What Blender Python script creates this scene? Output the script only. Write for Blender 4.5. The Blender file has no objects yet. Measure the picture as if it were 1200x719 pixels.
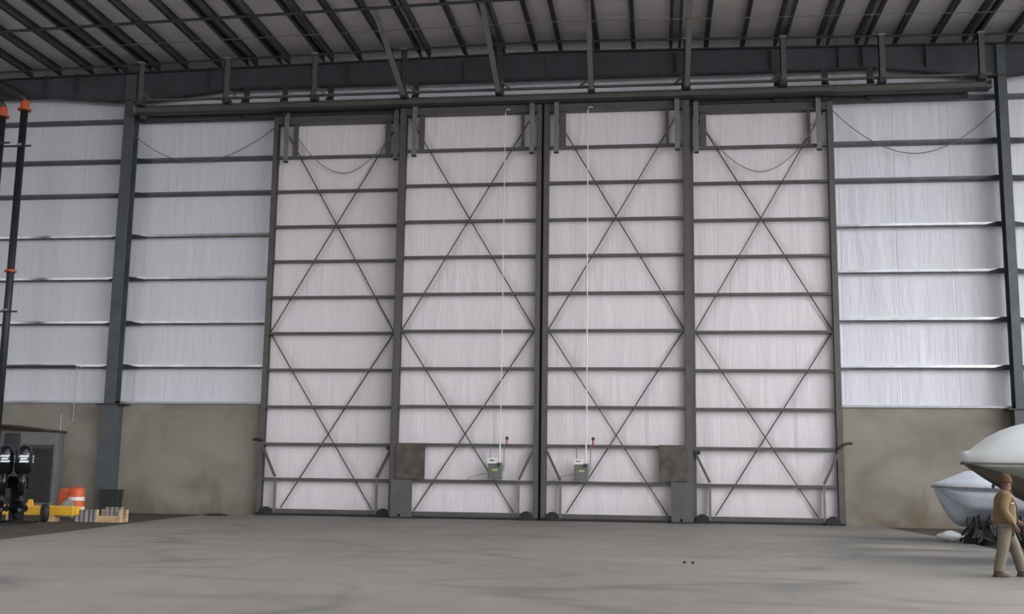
import bpy, bmesh, math, random
from mathutils import Vector, Matrix
random.seed(7)
S = bpy.context.scene
COL = S.collection
PI = math.pi

# ------------------------------------------------------------------ materials
def _mat(name):
    m = bpy.data.materials.new(name); m.use_nodes = True
    nt = m.node_tree; b = nt.nodes['Principled BSDF']
    return m, nt, b

def mat(name, col, rough=.6, metal=0., var=.12, scale=3., bump=0., bscale=20., stretch=(1, 1, 1), col2=None, emit=0):
    m, nt, b = _mat(name)
    b.inputs['Roughness'].default_value = rough
    b.inputs['Metallic'].default_value = metal
    tc = nt.nodes.new('ShaderNodeTexCoord'); mp = nt.nodes.new('ShaderNodeMapping')
    mp.inputs['Scale'].default_value = stretch
    nt.links.new(tc.outputs['Object'], mp.inputs['Vector'])
    n = nt.nodes.new('ShaderNodeTexNoise'); n.inputs['Scale'].default_value = scale; n.inputs['Detail'].default_value = 5
    nt.links.new(mp.outputs[0], n.inputs['Vector'])
    r = nt.nodes.new('ShaderNodeValToRGB')
    a = [max(0, c*(1-var)) for c in col]; c2 = col2 or [min(1, c*(1+var)) for c in col]
    r.color_ramp.elements[0].position = .3; r.color_ramp.elements[1].position = .7
    r.color_ramp.elements[0].color = (*a, 1); r.color_ramp.elements[1].color = (*c2, 1)
    nt.links.new(n.outputs['Fac'], r.inputs['Fac']); nt.links.new(r.outputs['Color'], b.inputs['Base Color'])
    if bump:
        n2 = nt.nodes.new('ShaderNodeTexNoise'); n2.inputs['Scale'].default_value = bscale; n2.inputs['Detail'].default_value = 4
        nt.links.new(mp.outputs[0], n2.inputs['Vector'])
        bp = nt.nodes.new('ShaderNodeBump'); bp.inputs['Strength'].default_value = bump; bp.inputs['Distance'].default_value = .03
        nt.links.new(n2.outputs['Fac'], bp.inputs['Height']); nt.links.new(bp.outputs[0], b.inputs['Normal'])
    if emit:
        b.inputs['Emission Color'].default_value = (*col, 1); b.inputs['Emission Strength'].default_value = emit
    return m

def insulation(name, col, axis='x', dist=.05, seams=2.2, rough=.36, samp=1.):
    """white vinyl faced blanket: long vertical pleats, fine creases, a lap seam every couple of metres"""
    m, nt, b = _mat(name)
    L = nt.links.new; N = nt.nodes.new
    b.inputs['Roughness'].default_value = rough
    tc = N('ShaderNodeTexCoord')
    def noise(sc, detail, dist_=0.):
        mp = N('ShaderNodeMapping'); mp.inputs['Scale'].default_value = sc
        L(tc.outputs['Object'], mp.inputs['Vector'])
        n = N('ShaderNodeTexNoise'); n.inputs['Scale'].default_value = 1; n.inputs['Detail'].default_value = detail
        n.inputs['Distortion'].default_value = dist_
        L(mp.outputs[0], n.inputs['Vector']); return n.outputs['Fac']
    def mth(op, a, bb=None, clamp=False):
        k = N('ShaderNodeMath'); k.operation = op; k.use_clamp = clamp
        for i, v in enumerate((a, bb)):
            if v is None: continue
            if isinstance(v, (int, float)): k.inputs[i].default_value = v
            else: L(v, k.inputs[i])
        return k.outputs[0]
    if axis == 'x': f1, f2, f3 = (1.3, 1, .22), (5.5, 1, .45), (14, 1, 1.3)
    else: f1, f2, f3 = (.2, 1.0, 1), (.35, 3.2, 1), (.8, 9, 1)
    pleat = noise(f1, 3, .3); fine = noise(f2, 4, .6); crease = noise(f3, 2, 1.2)
    ridge = mth('POWER', mth('SUBTRACT', 1., mth('MULTIPLY', mth('ABSOLUTE', mth('SUBTRACT', fine, .5)), 2.)), 14.)
    patch = noise((.45, .5, .35), 2)
    amp = mth('MULTIPLY', mth('SUBTRACT', patch, .42, True), 5., True)
    h = mth('ADD', mth('MULTIPLY', pleat, 1.5), mth('MULTIPLY', fine, .16))
    h = mth('ADD', h, mth('MULTIPLY', mth('MULTIPLY', ridge, amp), .08))
    h = mth('ADD', h, mth('MULTIPLY', mth('MULTIPLY', crease, amp), .05))
    sx = N('ShaderNodeSeparateXYZ'); L(tc.outputs['Object'], sx.inputs[0])
    pp = mth('PINGPONG', mth('ADD', sx.outputs[0 if axis == 'x' else 1], 100.35), seams/2)
    seam = mth('SUBTRACT', 1., mth('MULTIPLY', pp, 28.), True)
    h = mth('SUBTRACT', h, mth('MULTIPLY', seam, .25*samp))
    bp = N('ShaderNodeBump'); bp.inputs['Strength'].default_value = 1.; bp.inputs['Distance'].default_value = dist
    L(h, bp.inputs['Height']); L(bp.outputs[0], b.inputs['Normal'])
    r = N('ShaderNodeMixRGB'); r.inputs[1].default_value = (*col, 1)
    r.inputs[2].default_value = (*[c*.86 for c in col], 1)
    L(mth('MULTIPLY', mth('ADD', mth('MULTIPLY', seam, .6*samp), mth('MULTIPLY', noise((.6, .6, .5), 3), .5)), 1., True), r.inputs[0])
    L(r.outputs[0], b.inputs['Base Color'])
    return m

def concrete_floor():
    m, nt, b = _mat('slab_concrete')
    L = nt.links.new; N = nt.nodes.new
    tc = N('ShaderNodeTexCoord')
    def noise(sc, detail, dist_=0., off=(0, 0, 0)):
        mp = N('ShaderNodeMapping'); mp.inputs['Scale'].default_value = sc; mp.inputs['Location'].default_value = off
        L(tc.outputs['Object'], mp.inputs['Vector'])
        n = N('ShaderNodeTexNoise'); n.inputs['Scale'].default_value = 1; n.inputs['Detail'].default_value = detail
        n.inputs['Distortion'].default_value = dist_
        L(mp.outputs[0], n.inputs['Vector']); return n.outputs['Fac']
    def mth(op, a, bb=None, clamp=False):
        k = N('ShaderNodeMath'); k.operation = op; k.use_clamp = clamp
        for i, v in enumerate((a, bb)):
            if v is None: continue
            if isinstance(v, (int, float)): k.inputs[i].default_value = v
            else: L(v, k.inputs[i])
        return k.outputs[0]
    def mix(a, bcol, f):
        k = N('ShaderNodeMixRGB')
        if isinstance(a, tuple): k.inputs[1].default_value = (*a, 1)
        else: L(a, k.inputs[1])
        k.inputs[2].default_value = (*bcol, 1); L(f, k.inputs[0]); return k.outputs[0]
    sx = N('ShaderNodeSeparateXYZ'); L(tc.outputs['Object'], sx.inputs[0]); X, Y = sx.outputs[0], sx.outputs[1]
    big = noise((.16, .1, 1), 4, .4); fine = noise((1.6, .9, 1), 6, .2)
    c = mix((.225, .210, .192), (.175, .164, .150), mth('MULTIPLY', mth('SUBTRACT', big, .38, True), 4., True))
    c = mix(c, (.265, .25, .23), mth('MULTIPLY', mth('SUBTRACT', fine, .52, True), 2.5, True))
    # tyre scuffs: thin iso-lines of a warped low noise
    for off, w, amt in (((0, 0, 0), 34., .6), ((31, 7, 0), 45., .5), ((11, 17, 0), 30., .4)):
        t = noise((.12, .2, 1), 1, .5, off)
        line = mth('SUBTRACT', 1., mth('MULTIPLY', mth('ABSOLUTE', mth('SUBTRACT', t, .5)), w), True)
        msk = mth('MULTIPLY', mth('SUBTRACT', noise((.25, .2, 1), 2, 0, (off[0]+5, 3, 0)), .42, True), 5., True)
        c = mix(c, (.075, .075, .074), mth('MULTIPLY', mth('MULTIPLY', line, msk), amt))
    # saw-cut joints
    for (A, p, o) in ((X, 7.3, 5.43), (Y, 9., 4.)):
        j = mth('SUBTRACT', 1., mth('MULTIPLY', mth('PINGPONG', mth('ADD', A, 73.+o), p/2), 40.), True)
        c = mix(c, (.11, .105, .10), mth('MULTIPLY', j, .45))
    # soft shadow and wet stains by the boats, painted into the slab colour
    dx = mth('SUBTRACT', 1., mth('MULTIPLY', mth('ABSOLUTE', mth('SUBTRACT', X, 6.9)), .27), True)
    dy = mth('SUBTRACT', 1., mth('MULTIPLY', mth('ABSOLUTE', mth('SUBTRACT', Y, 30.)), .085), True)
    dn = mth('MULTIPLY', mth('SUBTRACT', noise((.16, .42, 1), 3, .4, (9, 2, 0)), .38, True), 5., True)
    damp = mth('MULTIPLY', mth('MULTIPLY', mth('MULTIPLY', dx, dy), 2.2, True), dn)  # damp mask, carrying the painted boat shadow too
    c = mix(c, (.09, .09, .08), mth('MULTIPLY', damp, .9))  # wet stains and the painted boat shadow
    L(c, b.inputs['Base Color'])
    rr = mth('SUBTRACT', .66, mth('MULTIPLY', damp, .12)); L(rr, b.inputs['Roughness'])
    bp = N('ShaderNodeBump'); bp.inputs['Strength'].default_value = .25; bp.inputs['Distance'].default_value = .01
    L(noise((6, 6, 6), 5), bp.inputs['Height']); L(bp.outputs[0], b.inputs['Normal'])
    return m

def wall_concrete():
    m, nt, b = _mat('cast_concrete')
    L = nt.links.new; N = nt.nodes.new
    b.inputs['Roughness'].default_value = .85
    tc = N('ShaderNodeTexCoord')
    def noise(sc, detail, dist_=0.):
        mp = N('ShaderNodeMapping'); mp.inputs['Scale'].default_value = sc
        L(tc.outputs['Object'], mp.inputs['Vector'])
        n = N('ShaderNodeTexNoise'); n.inputs['Scale'].default_value = 1; n.inputs['Detail'].default_value = detail
        n.inputs['Distortion'].default_value = dist_
        L(mp.outputs[0], n.inputs['Vector']); return n.outputs['Fac']
    def ramp(f, stops):
        r = N('ShaderNodeValToRGB'); e = r.color_ramp.elements
        while len(e) < len(stops): e.new(.5)
        for i, (p, c) in enumerate(stops): e[i].position = p; e[i].color = (*c, 1)
        L(f, r.inputs[0]); return r.outputs[0]
    c1 = ramp(noise((.45, .45, .6), 6, .5), [(.3, (.19, .17, .138)), (.55, (.262, .242, .202)), (.75, (.305, .285, .245))])
    k = N('ShaderNodeMixRGB'); k.inputs[2].default_value = (.115, .08, .042, 1); L(c1, k.inputs[1])
    sx = N('ShaderNodeSeparateXYZ'); L(tc.outputs['Object'], sx.inputs[0])
    a = N('ShaderNodeMath'); a.operation = 'MULTIPLY_ADD'; a.inputs[1].default_value = -.55; a.inputs[2].default_value = .62
    L(sx.outputs[2], a.inputs[0])
    a2 = N('ShaderNodeMath'); a2.operation = 'ADD'; a2.use_clamp = True; L(a.outputs[0], a2.inputs[0])
    a3 = N('ShaderNodeMath'); a3.operation = 'MULTIPLY_ADD'; a3.inputs[1].default_value = 2.4; a3.inputs[2].default_value = -1.3
    L(noise((.7, .7, .5), 3, .8), a3.inputs[0]); L(a3.outputs[0], a2.inputs[1])
    a4 = N('ShaderNodeMath'); a4.operation = 'MULTIPLY'; a4.inputs[1].default_value = .8; L(a2.outputs[0], a4.inputs[0])
    L(a4.outputs[0], k.inputs[0]); L(k.outputs[0], b.inputs['Base Color'])
    bp = N('ShaderNodeBump'); bp.inputs['Strength'].default_value = .4; bp.inputs['Distance'].default_value = .02
    L(noise((5, 5, 5), 5), bp.inputs['Height']); L(bp.outputs[0], b.inputs['Normal'])
    return m

M = {}
M['ins_door'] = insulation('door_insulation', (.775, .724, .760), seams=2.9, samp=.35)
M['ins_wall'] = insulation('wall_insulation', (.70, .705, .765), samp=.6)
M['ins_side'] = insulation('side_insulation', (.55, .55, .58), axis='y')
M['ins_roof'] = insulation('roof_insulation', (.86, .83, .81), axis='y', dist=.06, seams=1.6, rough=.5)
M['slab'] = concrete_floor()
M['ground'] = mat('wet_gravel', (.048, .041, .032), .8, var=.5, scale=2.5, bump=.8, bscale=9)
M['concrete'] = wall_concrete()
M['steel'] = mat('primer_steel', (.098, .094, .088), .5, .15, .15, 2.)
M['steel_dark'] = mat('dark_primer_steel', (.035, .037, .040), .55, .1, .2, 2.)
M['steel_blue'] = mat('blue_grey_steel', (.052, .058, .066), .5, .15, .18, 1.5)
M['column_steel'] = mat('column_steel', (.080, .090, .098), .5, .15, .18, 1.5)
M['steel_light'] = mat('light_grey_steel', (.20, .195, .18), .45, .3, .15, 2.)
M['purlin'] = mat('purlin_steel', (.042, .044, .042), .6, .0, .3, 1.5)
M['galv'] = mat('galvanised_steel', (.62, .64, .67), .24, .9, .15, 2.)
M['galv_dull'] = mat('dull_girt_steel', (.13, .14, .155), .5, .4, .15, 2.)
M['rod'] = mat('brace_rod_steel', (.06, .057, .058), .5, .3, .1)
M['white_pipe'] = mat('white_conduit', (.76, .73, .74), .4, 0, .05)
M['cable'] = mat('grey_cable', (.17, .17, .18), .6, 0, .1)
M['rubber'] = mat('black_rubber', (.018, .018, .018), .7, 0, .2)
M['flash'] = mat('pale_flashing', (.42, .44, .47), .4, .5, .1)
M['rust'] = mat('rust_spotted_plate', (.085, .074, .066), .75, .1, .3, 3., col2=(.125, .105, .085))
M['plate'] = mat('grey_plate', (.105, .108, .108), .5, .2, .1)
M['box_green'] = mat('grey_green_box', (.15, .17, .155), .45, .2, .08)
M['yellow_label'] = mat('yellow_label', (.45, .50, .16), .5, 0, .05)
M['paper'] = mat('white_paper', (.78, .78, .76), .6, 0, .03)
M['red'] = mat('red_plastic', (.45, .05, .035), .4, 0, .05)
M['black'] = mat('black_plastic', (.015, .015, .017), .4, 0, .1)
M['orange_paint'] = mat('orange_coupling', (.55, .09, .02), .5, 0, .1)
M['pipe_green'] = mat('dark_green_pipe', (.022, .028, .026), .5, .2, .15)
M['yellow'] = mat('yellow_paint', (.75, .42, .03), .45, 0, .08)
M['drum'] = mat('orange_drum', (.62, .10, .03), .45, 0, .1)
M['drum_band'] = mat('reflective_band', (.75, .70, .64), .35, 0, .05)
M['wood'] = mat('pale_pallet_wood', (.52, .36, .20), .75, 0, .2, 4., stretch=(1, 1, 6))
M['cyl'] = mat('grey_cylinder', (.24, .225, .23), .6, 0, .15, 6.)
M['bin'] = mat('dark_bin_plastic', (.022, .026, .024), .5, 0, .15)
M['housing'] = mat('grey_housing_paint', (.17, .17, .165), .6, .1, .12, 1.2)
M['housing_dark'] = mat('louvre_dark', (.055, .058, .055), .6, .2, .15)
M['brown_lip'] = mat('brown_rusty_lip', (.06, .035, .025), .7, .1, .3)
M['tarp'] = mat('grey_tarp', (.22, .21, .19), .7, 0, .2, 5., bump=.6, bscale=8)
M['engine'] = mat('black_engine_gloss', (.008, .009, .011), .25, .1, .1)
M['decal'] = mat('white_decal', (.62, .66, .68), .4, 0, .02)
M['chrome'] = mat('bare_metal', (.6, .6, .6), .3, .8, .05)
M['wrap'] = mat('white_shrink_wrap', (.60, .62, .63), .30, 0, .07, 1.5, bump=.35, bscale=3.)
M['wrap_blue'] = mat('blue_white_shrink_wrap', (.50, .54, .62), .35, 0, .08, 1.5, bump=.5, bscale=4., stretch=(3, 3, .6))
M['hull'] = mat('grey_white_hull', (.43, .43, .41), .3, 0, .05)
M['hull_dark'] = mat('taupe_hull_bottom', (.105, .09, .075), .45, 0, .1)
M['bag'] = mat('white_plastic_bag', (.62, .64, .66), .4, 0, .08, 6., bump=.7, bscale=14)
M['debris'] = mat('dark_debris', (.012, .014, .011), .8, 0, .4, 8.)
M['skin'] = mat('skin', (.16, .075, .052), .6, 0, .06)
M['hat'] = mat('brown_knit', (.09, .042, .016), .9, 0, .15, 30., bump=.5, bscale=90)
M['jacket'] = mat('tan_jacket', (.17, .115, .058), .85, 0, .12, 6., bump=.35, bscale=14)
M['trousers'] = mat('beige_trousers', (.165, .14, .108), .9, 0, .1, 6., bump=.3, bscale=14)
M['shoe'] = mat('brown_shoe', (.055, .035, .022), .7, 0, .15)
M['hair'] = mat('dark_hair', (.02, .013, .01), .8, 0, .1)
M['zip'] = mat('dark_zip', (.035, .025, .018), .6, 0, .1)

# ------------------------------------------------------------------ helpers
def tag(o, label=None, cat=None, group=None, kind=None):
    if label: o['label'] = label
    if cat: o['category'] = cat
    if group: o['group'] = group
    if kind: o['kind'] = kind
    return o

def empty(name, loc=(0, 0, 0), label=None, cat=None, group=None, kind=None):
    o = bpy.data.objects.new(name, None); o.empty_display_size = .2; o.location = loc; COL.objects.link(o)
    return tag(o, label, cat, group, kind)

class MB:
    def __init__(s): s.b = bmesh.new()
    def box(s, x0, x1, y0, y1, z0, z1):
        v = [s.b.verts.new(p) for p in ((x0, y0, z0), (x1, y0, z0), (x1, y1, z0), (x0, y1, z0), (x0, y0, z1), (x1, y0, z1), (x1, y1, z1), (x0, y1, z1))]
        for f in ((3, 2, 1, 0), (4, 5, 6, 7), (0, 1, 5, 4), (1, 2, 6, 5), (2, 3, 7, 6), (3, 0, 4, 7)): s.b.faces.new([v[i] for i in f])
        return s
    def prism(s, pts, a0, a1, axis='y'):
        """closed outline pts (2D) extruded along axis between a0 and a1"""
        def P(p, a): return {'y': (p[0], a, p[1]), 'x': (a, p[0], p[1]), 'z': (p[0], p[1], a)}[axis]
        A = [s.b.verts.new(P(p, a0)) for p in pts]; B = [s.b.verts.new(P(p, a1)) for p in pts]; n = len(pts)
        s.b.faces.new(A); s.b.faces.new(B[::-1])
        for i in range(n): s.b.faces.new([A[i], B[i], B[(i+1) % n], A[(i+1) % n]])
        return s
    def tube(s, pts, r, n=8, caps=True):
        pts = [Vector(p) for p in pts]; rs = r if isinstance(r, (list, tuple)) else [r]*len(pts); rings = []
        for i, p in enumerate(pts):
            d = (pts[min(i+1, len(pts)-1)]-pts[max(i-1, 0)]).normalized()
            a = Vector((0, 0, 1)) if abs(d.z) < .9 else Vector((1, 0, 0))
            u = d.cross(a).normalized(); w = d.cross(u)
            rings.append([s.b.verts.new(p+(u*math.cos(2*PI*k/n)+w*math.sin(2*PI*k/n))*rs[i]) for k in range(n)])
        for A, B in zip(rings, rings[1:]):
            for k in range(n): s.b.faces.new([A[k], A[(k+1) % n], B[(k+1) % n], B[k]])
        if caps: s.b.faces.new(rings[0][::-1]); s.b.faces.new(rings[-1])
        return s
    def beam(s, p, q, w, h):
        """rectangular bar between two points, w across (horizontal), h other way"""
        p, q = Vector(p), Vector(q); d = (q-p).normalized()
        a = Vector((0, 0, 1)) if abs(d.z) < .95 else Vector((0, 1, 0))
        u = d.cross(a).normalized(); t = u.cross(d)
        R = [[s.b.verts.new(c+u*(i*w/2)+t*(j*h/2)) for i, j in ((-1, -1), (1, -1), (1, 1), (-1, 1))] for c in (p, q)]
        for k in range(4): s.b.faces.new([R[0][k], R[0][(k+1) % 4], R[1][(k+1) % 4], R[1][k]])
        s.b.faces.new(R[0][::-1]); s.b.faces.new(R[1]); return s
    def lathe(s, prof, c=(0, 0, 0), axis='z', n=24):
        """profile of (radius, height) turned about an axis through c"""
        rings = []
        for r, h in prof:
            ring = []
            for k in range(n):
                a = 2*PI*k/n; x, y = r*math.cos(a), r*math.sin(a)
                p = {'z': (x, y, h), 'y': (x, h, y), 'x': (h, x, y)}[axis]
                ring.append(s.b.verts.new((c[0]+p[0], c[1]+p[1], c[2]+p[2])))
            rings.append(ring)
        for A, B in zip(rings, rings[1:]):
            for k in range(n): s.b.faces.new([A[k], A[(k+1) % n], B[(k+1) % n], B[k]])
        s.b.faces.new(rings[0][::-1]); s.b.faces.new(rings[-1]); return s
    def loft(s, rings, close=True, caps=True):
        R = [[s.b.verts.new(p) for p in r] for r in rings]; n = len(R[0])
        for A, B in zip(R, R[1:]):
            for k in range(n if close else n-1): s.b.faces.new([A[k], A[(k+1) % n], B[(k+1) % n], B[k]])
        if caps: s.b.faces.new(R[0][::-1]); s.b.faces.new(R[-1])
        return s
    def build(s, name, m, parent=None, bevel=0, smooth=False, sub=0):
        bmesh.ops.recalc_face_normals(s.b, faces=s.b.faces)
        if smooth:
            for f in s.b.faces: f.smooth = True
        me = bpy.data.meshes.new(name); s.b.to_mesh(me); s.b.free(); me.materials.append(m)
        o = bpy.data.objects.new(name, me); COL.objects.link(o)
        if parent: o.parent = parent
        if bevel:
            d = o.modifiers.new('bevel', 'BEVEL'); d.width = bevel; d.segments = 2; d.limit_method = 'ANGLE'
        if sub:
            d = o.modifiers.new('sub', 'SUBSURF'); d.levels = sub; d.render_levels = sub
        return o

def copy_tree(o, loc, label=None):
    c = o.copy(); COL.objects.link(c); c.location = loc
    if label: c['label'] = label
    for ch in list(o.children):
        d = ch.copy(); COL.objects.link(d); d.parent = c
        for g in list(ch.children):
            e = g.copy(); COL.objects.link(e); e.parent = d
    return c

ORD = ['first', 'second', 'third', 'fourth', 'fifth', 'sixth', 'seventh', 'eighth', 'ninth', 'tenth', 'eleventh', 'twelfth',
       'thirteenth', 'fourteenth', 'fifteenth', 'sixteenth', 'seventeenth', 'eighteenth', 'nineteenth', 'twentieth']
OPY = 41.5
XC = -4.64                                    # the meeting line of the two middle leaves
def roofz(x): return 19.62-.016*abs(x-XC)     # underside of the purlins

# ------------------------------------------------------------------ the hall
LX, RX, BY, WY = -60., 27., -30., 45.62       # left wall, right wall, open rear, end wall (inner face of the insulation)
slab = MB(); slab.prism([(-12.2, BY), (30, BY), (30, 8), (8.1, 24), (8.4, 28), (8.75, 34), (8.6, 45.4), (7.6, 46.6), (-16.9, 46.6), (-18.4, 45.4), (-17.8, 39.6), (-16.2, 30.4), (-15.4, 25), (-13.9, 12)], -.3, 0, 'z')
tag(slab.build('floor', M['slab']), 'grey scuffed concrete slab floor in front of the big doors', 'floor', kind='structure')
g = MB(); g.box(LX-30, RX+40, BY-40, 60, -.5, -.04)
tag(g.build('ground', M['ground']), 'dark damp gravel ground on both sides of the concrete slab', 'ground', kind='structure')

zc = 4.6
for nm, a, b_, lab in (('wall_back_left', LX, -16.5, 'stained concrete base wall left of the big doors'),
                       ('wall_back_right', 7.3, RX, 'stained concrete base wall right of the big doors')):
    tag(MB().box(a, b_, 45.35, 46.1, -.3, zc).build(nm, M['concrete']), lab, 'concrete wall', kind='structure')
w = MB(); w.box(LX, -16.4, WY, 46.0, zc, 20.6); w.box(7.2, RX, WY, 46.0, zc, 20.6); w.box(-16.4, 7.2, WY, 46.0, 16.6, 20.6)
tag(w.build('wall_back', M['ins_wall']), 'white vinyl insulated upper end wall behind the girts', 'wall', kind='structure')
for nm, a, b_ in (('trim_1', LX, -16.55, ), ('trim_2', 7.25, RX)):
    tag(MB().box(a, b_, 45.28, 45.63, zc, zc+.09).build(nm, M['flash']), 'pale metal ledge on top of the concrete wall, %s of the doors' % ('left' if nm == 'trim_1' else 'right'), 'ledge', kind='structure')
tag(MB().box(LX-.3, LX, BY, 46, -.3, 20.6).build('wall_left', M['ins_side']), 'white insulated side wall on the left', 'wall', kind='structure')
tag(MB().box(RX, RX+.3, OPY, 46, -.3, 20.6).box(RX, RX+.3, BY, OPY, -.3, 4.6).build('wall_right', M['ins_side']), 'white insulated side wall on the right', 'wall', kind='structure')
rf = MB(); T = .36
SKY = [(-52., -34., -26., 27.), (-9., 0., -14., 30.), (12., 20., -14., 33.)]       # unseen skylight openings, added and placed for the light they let in: x0, x1, y0, y1
def roof_piece(x0, x1, y0, y1):
    xs = [x0]+([XC] if x0 < XC < x1 else [])+[x1]
    rf.prism([(x, roofz(x)+T) for x in xs]+[(x, roofz(x)+T+.4) for x in xs[::-1]], y0, y1)
xcut = LX
for (a, b_, c_, d_) in SKY:
    roof_piece(xcut, a, BY, 46.); roof_piece(a, b_, BY, c_); roof_piece(a, b_, d_, 46.); xcut = b_
roof_piece(xcut, RX, BY, 46.)
tag(rf.build('ceiling', M['ins_roof']), 'grey white insulated roof blanket above the purlins', 'ceiling', kind='structure')

# wall columns
HX = [-22.2, -18.3, -14.4, -10.5, -6.45, -2.6, 1.3, 5.15, 9.0, 12.8]       # track hangers
def hcol(name, x0, x1, y0, y1, z1, label):
    e = empty(name, ((x0+x1)/2, (y0+y1)/2, 0), label, 'steel column', 'wide-flange columns of the end wall')
    ox, oy = e.location.x, e.location.y; X0, X1, Y0, Y1 = x0-ox, x1-ox, y0-oy, y1-oy
    MB().box(X0, X1, Y0, Y0+.05, 0, z1).box(X0, X1, Y1-.05, Y1, 0, z1).box(-.02, .02, Y0+.05, Y1-.05, 0, z1).build('shaft', M['column_steel'], e)
    MB().box(X0-.08, X1+.14, Y0-.03, Y1+.0, -.04, 4.5).build('lower_casing', M['column_steel'], e, bevel=.01)
    MB().box(X0-.3, X1+.45, Y0-.07, Y1, 4.5, 4.56).build('cap_plate', M['steel_dark'], e)
    MB().box(X0-.2, X1+.2, Y0-.12, Y1, -.04, .02).build('base_plate', M['steel_dark'], e)
    return e
colL = hcol('wall_column', -23.41, -22.93, 44.78, 45.33, 19.2, 'blue grey steel wall column left of the doors, with dark bin at its foot')
colR = hcol('wall_column', 13.68, 14.02, 44.78, 45.33, 19.25, 'blue grey steel wall column at far right behind the white boat')

# wall girts
GZ = [(6.2, 'galv'), (8.1, 'galv'), (10.05, 'galv'), (11.95, 'galv'), (13.86, 'galv_dull'), (15.42, 'galv_dull'), (17.27, 'galv_dull')]
BAYS = [(-36., -23.2, 'left of the left column', 'galv'), (-23.15, -16.3, 'between left column and doors', 'galv'),
        (7.1, 13.8, 'between doors and right column', 'galv'), (13.9, 22., 'right of the right column', 'galv')]
for a, b_, where, _ in BAYS:
    for i, (z, mm) in enumerate(GZ):
        m = M[mm]
        gb = MB()
        # C-section: tilted top lip, web, bottom lip
        gb.prism([(45.38, z+.09), (45.62, z+.10), (45.62, z+.08), (45.41, z+.07), (45.41, z-.005), (45.45, z-.07), (45.62, z-.07), (45.62, z-.09), (45.43, z-.09), (45.375, z-.01)], a, b_, 'x')
        tag(gb.build('wall_girt', m), 'horizontal %s steel wall girt %s, %s above the concrete' % ('shiny galvanised' if mm == 'galv' else 'dull grey', where, ORD[i]), 'girt', 'wall girts ' + where)
# lap sleeves where the girts pass the columns
for cx, col_ in ((-23.17, colL), (13.83, colR)):
    for i, (z, mm) in enumerate(GZ[:6]):
        lb = MB().prism([(cx-.75, z-.02), (cx-.3, z+.10), (cx+.3, z+.10), (cx+.95, z-.02), (cx+.95, z-.11), (cx-.75, z-.11)], 45.335, 45.372)
        lb.b.transform(Matrix.Translation((-col_.location.x, -col_.location.y, 0))); lb.build('girt_lap', M['steel_dark'], col_)

# end roof beam with haunches
eb = empty('end_beam', (0, 44.9, 18.), 'deep blue grey steel roof beam running across above the doors', 'roof beam')
bot = [(-36., 18.3), (-27, 18.3), (-24., 18.0), (-21.7, 18.02), (-18.5, 18.4), (9., 18.4), (13.1, 17.92), (13.9, 17.9), (16, 18.1), (24., 18.2)]
top = [(24., roofz(24)), (XC, roofz(XC)), (-36., roofz(-36))]
MB().prism([(x, z-18.) for x, z in bot+top], -.02, .03).build('web', M['steel_blue'], eb)
fl = MB()
for (x0, z0), (x1, z1) in zip(bot, bot[1:]): fl.prism([(x0, z0-18.), (x1, z1-18.), (x1, z1-17.93), (x0, z0-17.93)], -.17, .17)
fl.build('bottom_flange', M['steel_dark'], eb)
fl = MB()
for (x0, z0), (x1, z1) in zip(top, top[1:]): fl.prism([(x0, z0-18.), (x1, z1-18.), (x1, z1-18.06), (x0, z0-18.06)], -.17, .17)
fl.build('top_flange', M['steel_dark'], eb)
for x in (-27.3, -25.8, -19.55, -13.2, -8.1, .9, 4.8, 7.5, 8.45, 10.95):
    MB().box(x-.02, x+.02, -.15, 0, .42, 1.35).build('stiffener', M['steel_dark'], eb)
MB().box(-4.6, -4.05, -.06, 0, .42, 1.5).build('splice_plate', M['steel_blue'], eb)

# purlins: width 'w' are doubled members over the hangers
PUR = [(-27.9, 0), (-26.5, 0), (-25.0, 0), (-23.6, 1), (-22.05, 1), (-20.55, 0), (-19.0, 0), (-17.55, 1), (-16.05, 1), (-14.1, 1), (-12.65, 0), (-11.25, 0), (-9.8, 1),
       (-8.03, 0), (-6.55, 1), (-5.0, 0), (-3.95, 0), (-2.39, 2), (-.88, 0), (.85, 1), (2.12, 0), (3.6, 0), (5.12, 1), (6.85, 1), (8.38, 1),
       (9.7, 0), (11.2, 0), (12.6, 1), (14.1, 0), (15.6, 0), (17.1, 1)]
for i, (x, k) in enumerate(PUR):
    z = roofz(x); Ya, Yb = -4., 44.72
    pb = MB(); wv = {0: .20, 1: .44, 2: .24}[k]
    if k == 1:
        for s in (-1, 1):
            cx = x+s*wv/2
            pb.box(cx-.02, cx+.02, Ya, Yb, z, z+.36); pb.box(min(cx, cx-s*.1), max(cx, cx-s*.1), Ya, Yb, z, z+.02)
    else:
        pb.box(x-.02, x+.02, Ya, Yb, z, z+.36); pb.box(x-wv/2, x+wv/2, Ya, Yb, z, z+.025)
    n = ORD[i] if i < 20 else 'twenty-'+ORD[i-20] if i < 29 else ['thirtieth', 'thirty-first'][i-29]
    tag(pb.build('roof_purlin', M['purlin']), 'dark steel roof purlin%s running away from the end wall, %s from the left' % (' pair' if k == 1 else '', n), 'purlin', 'roof purlins')

def xrod(name, m, y, x0, x1, r, dz, label, ybow=0):
    pts = [(x0, y+ybow, roofz(x0)+dz), (XC, y, roofz(XC)+dz), (x1, y+ybow, roofz(x1)+dz)]
    tag(MB().tube(pts, r, 6).build(name, m), label, 'rod')
xrod('bracing_rod', M['steel_dark'], 43.6, -32, 22, .045, -.045, 'thin dark rod under the purlins close to the end beam', .35)
xrod('bracing_rod', M['steel_dark'], 39.35, -32, 22, .06, -.06, 'thin dark rod under the purlins farther from the end beam', .4)
xrod('roof_conduit', M['steel_light'], 41.7, -24, 22, .016, -.016, 'thin pale conduit crossing under the roof purlins', .05)

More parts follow.
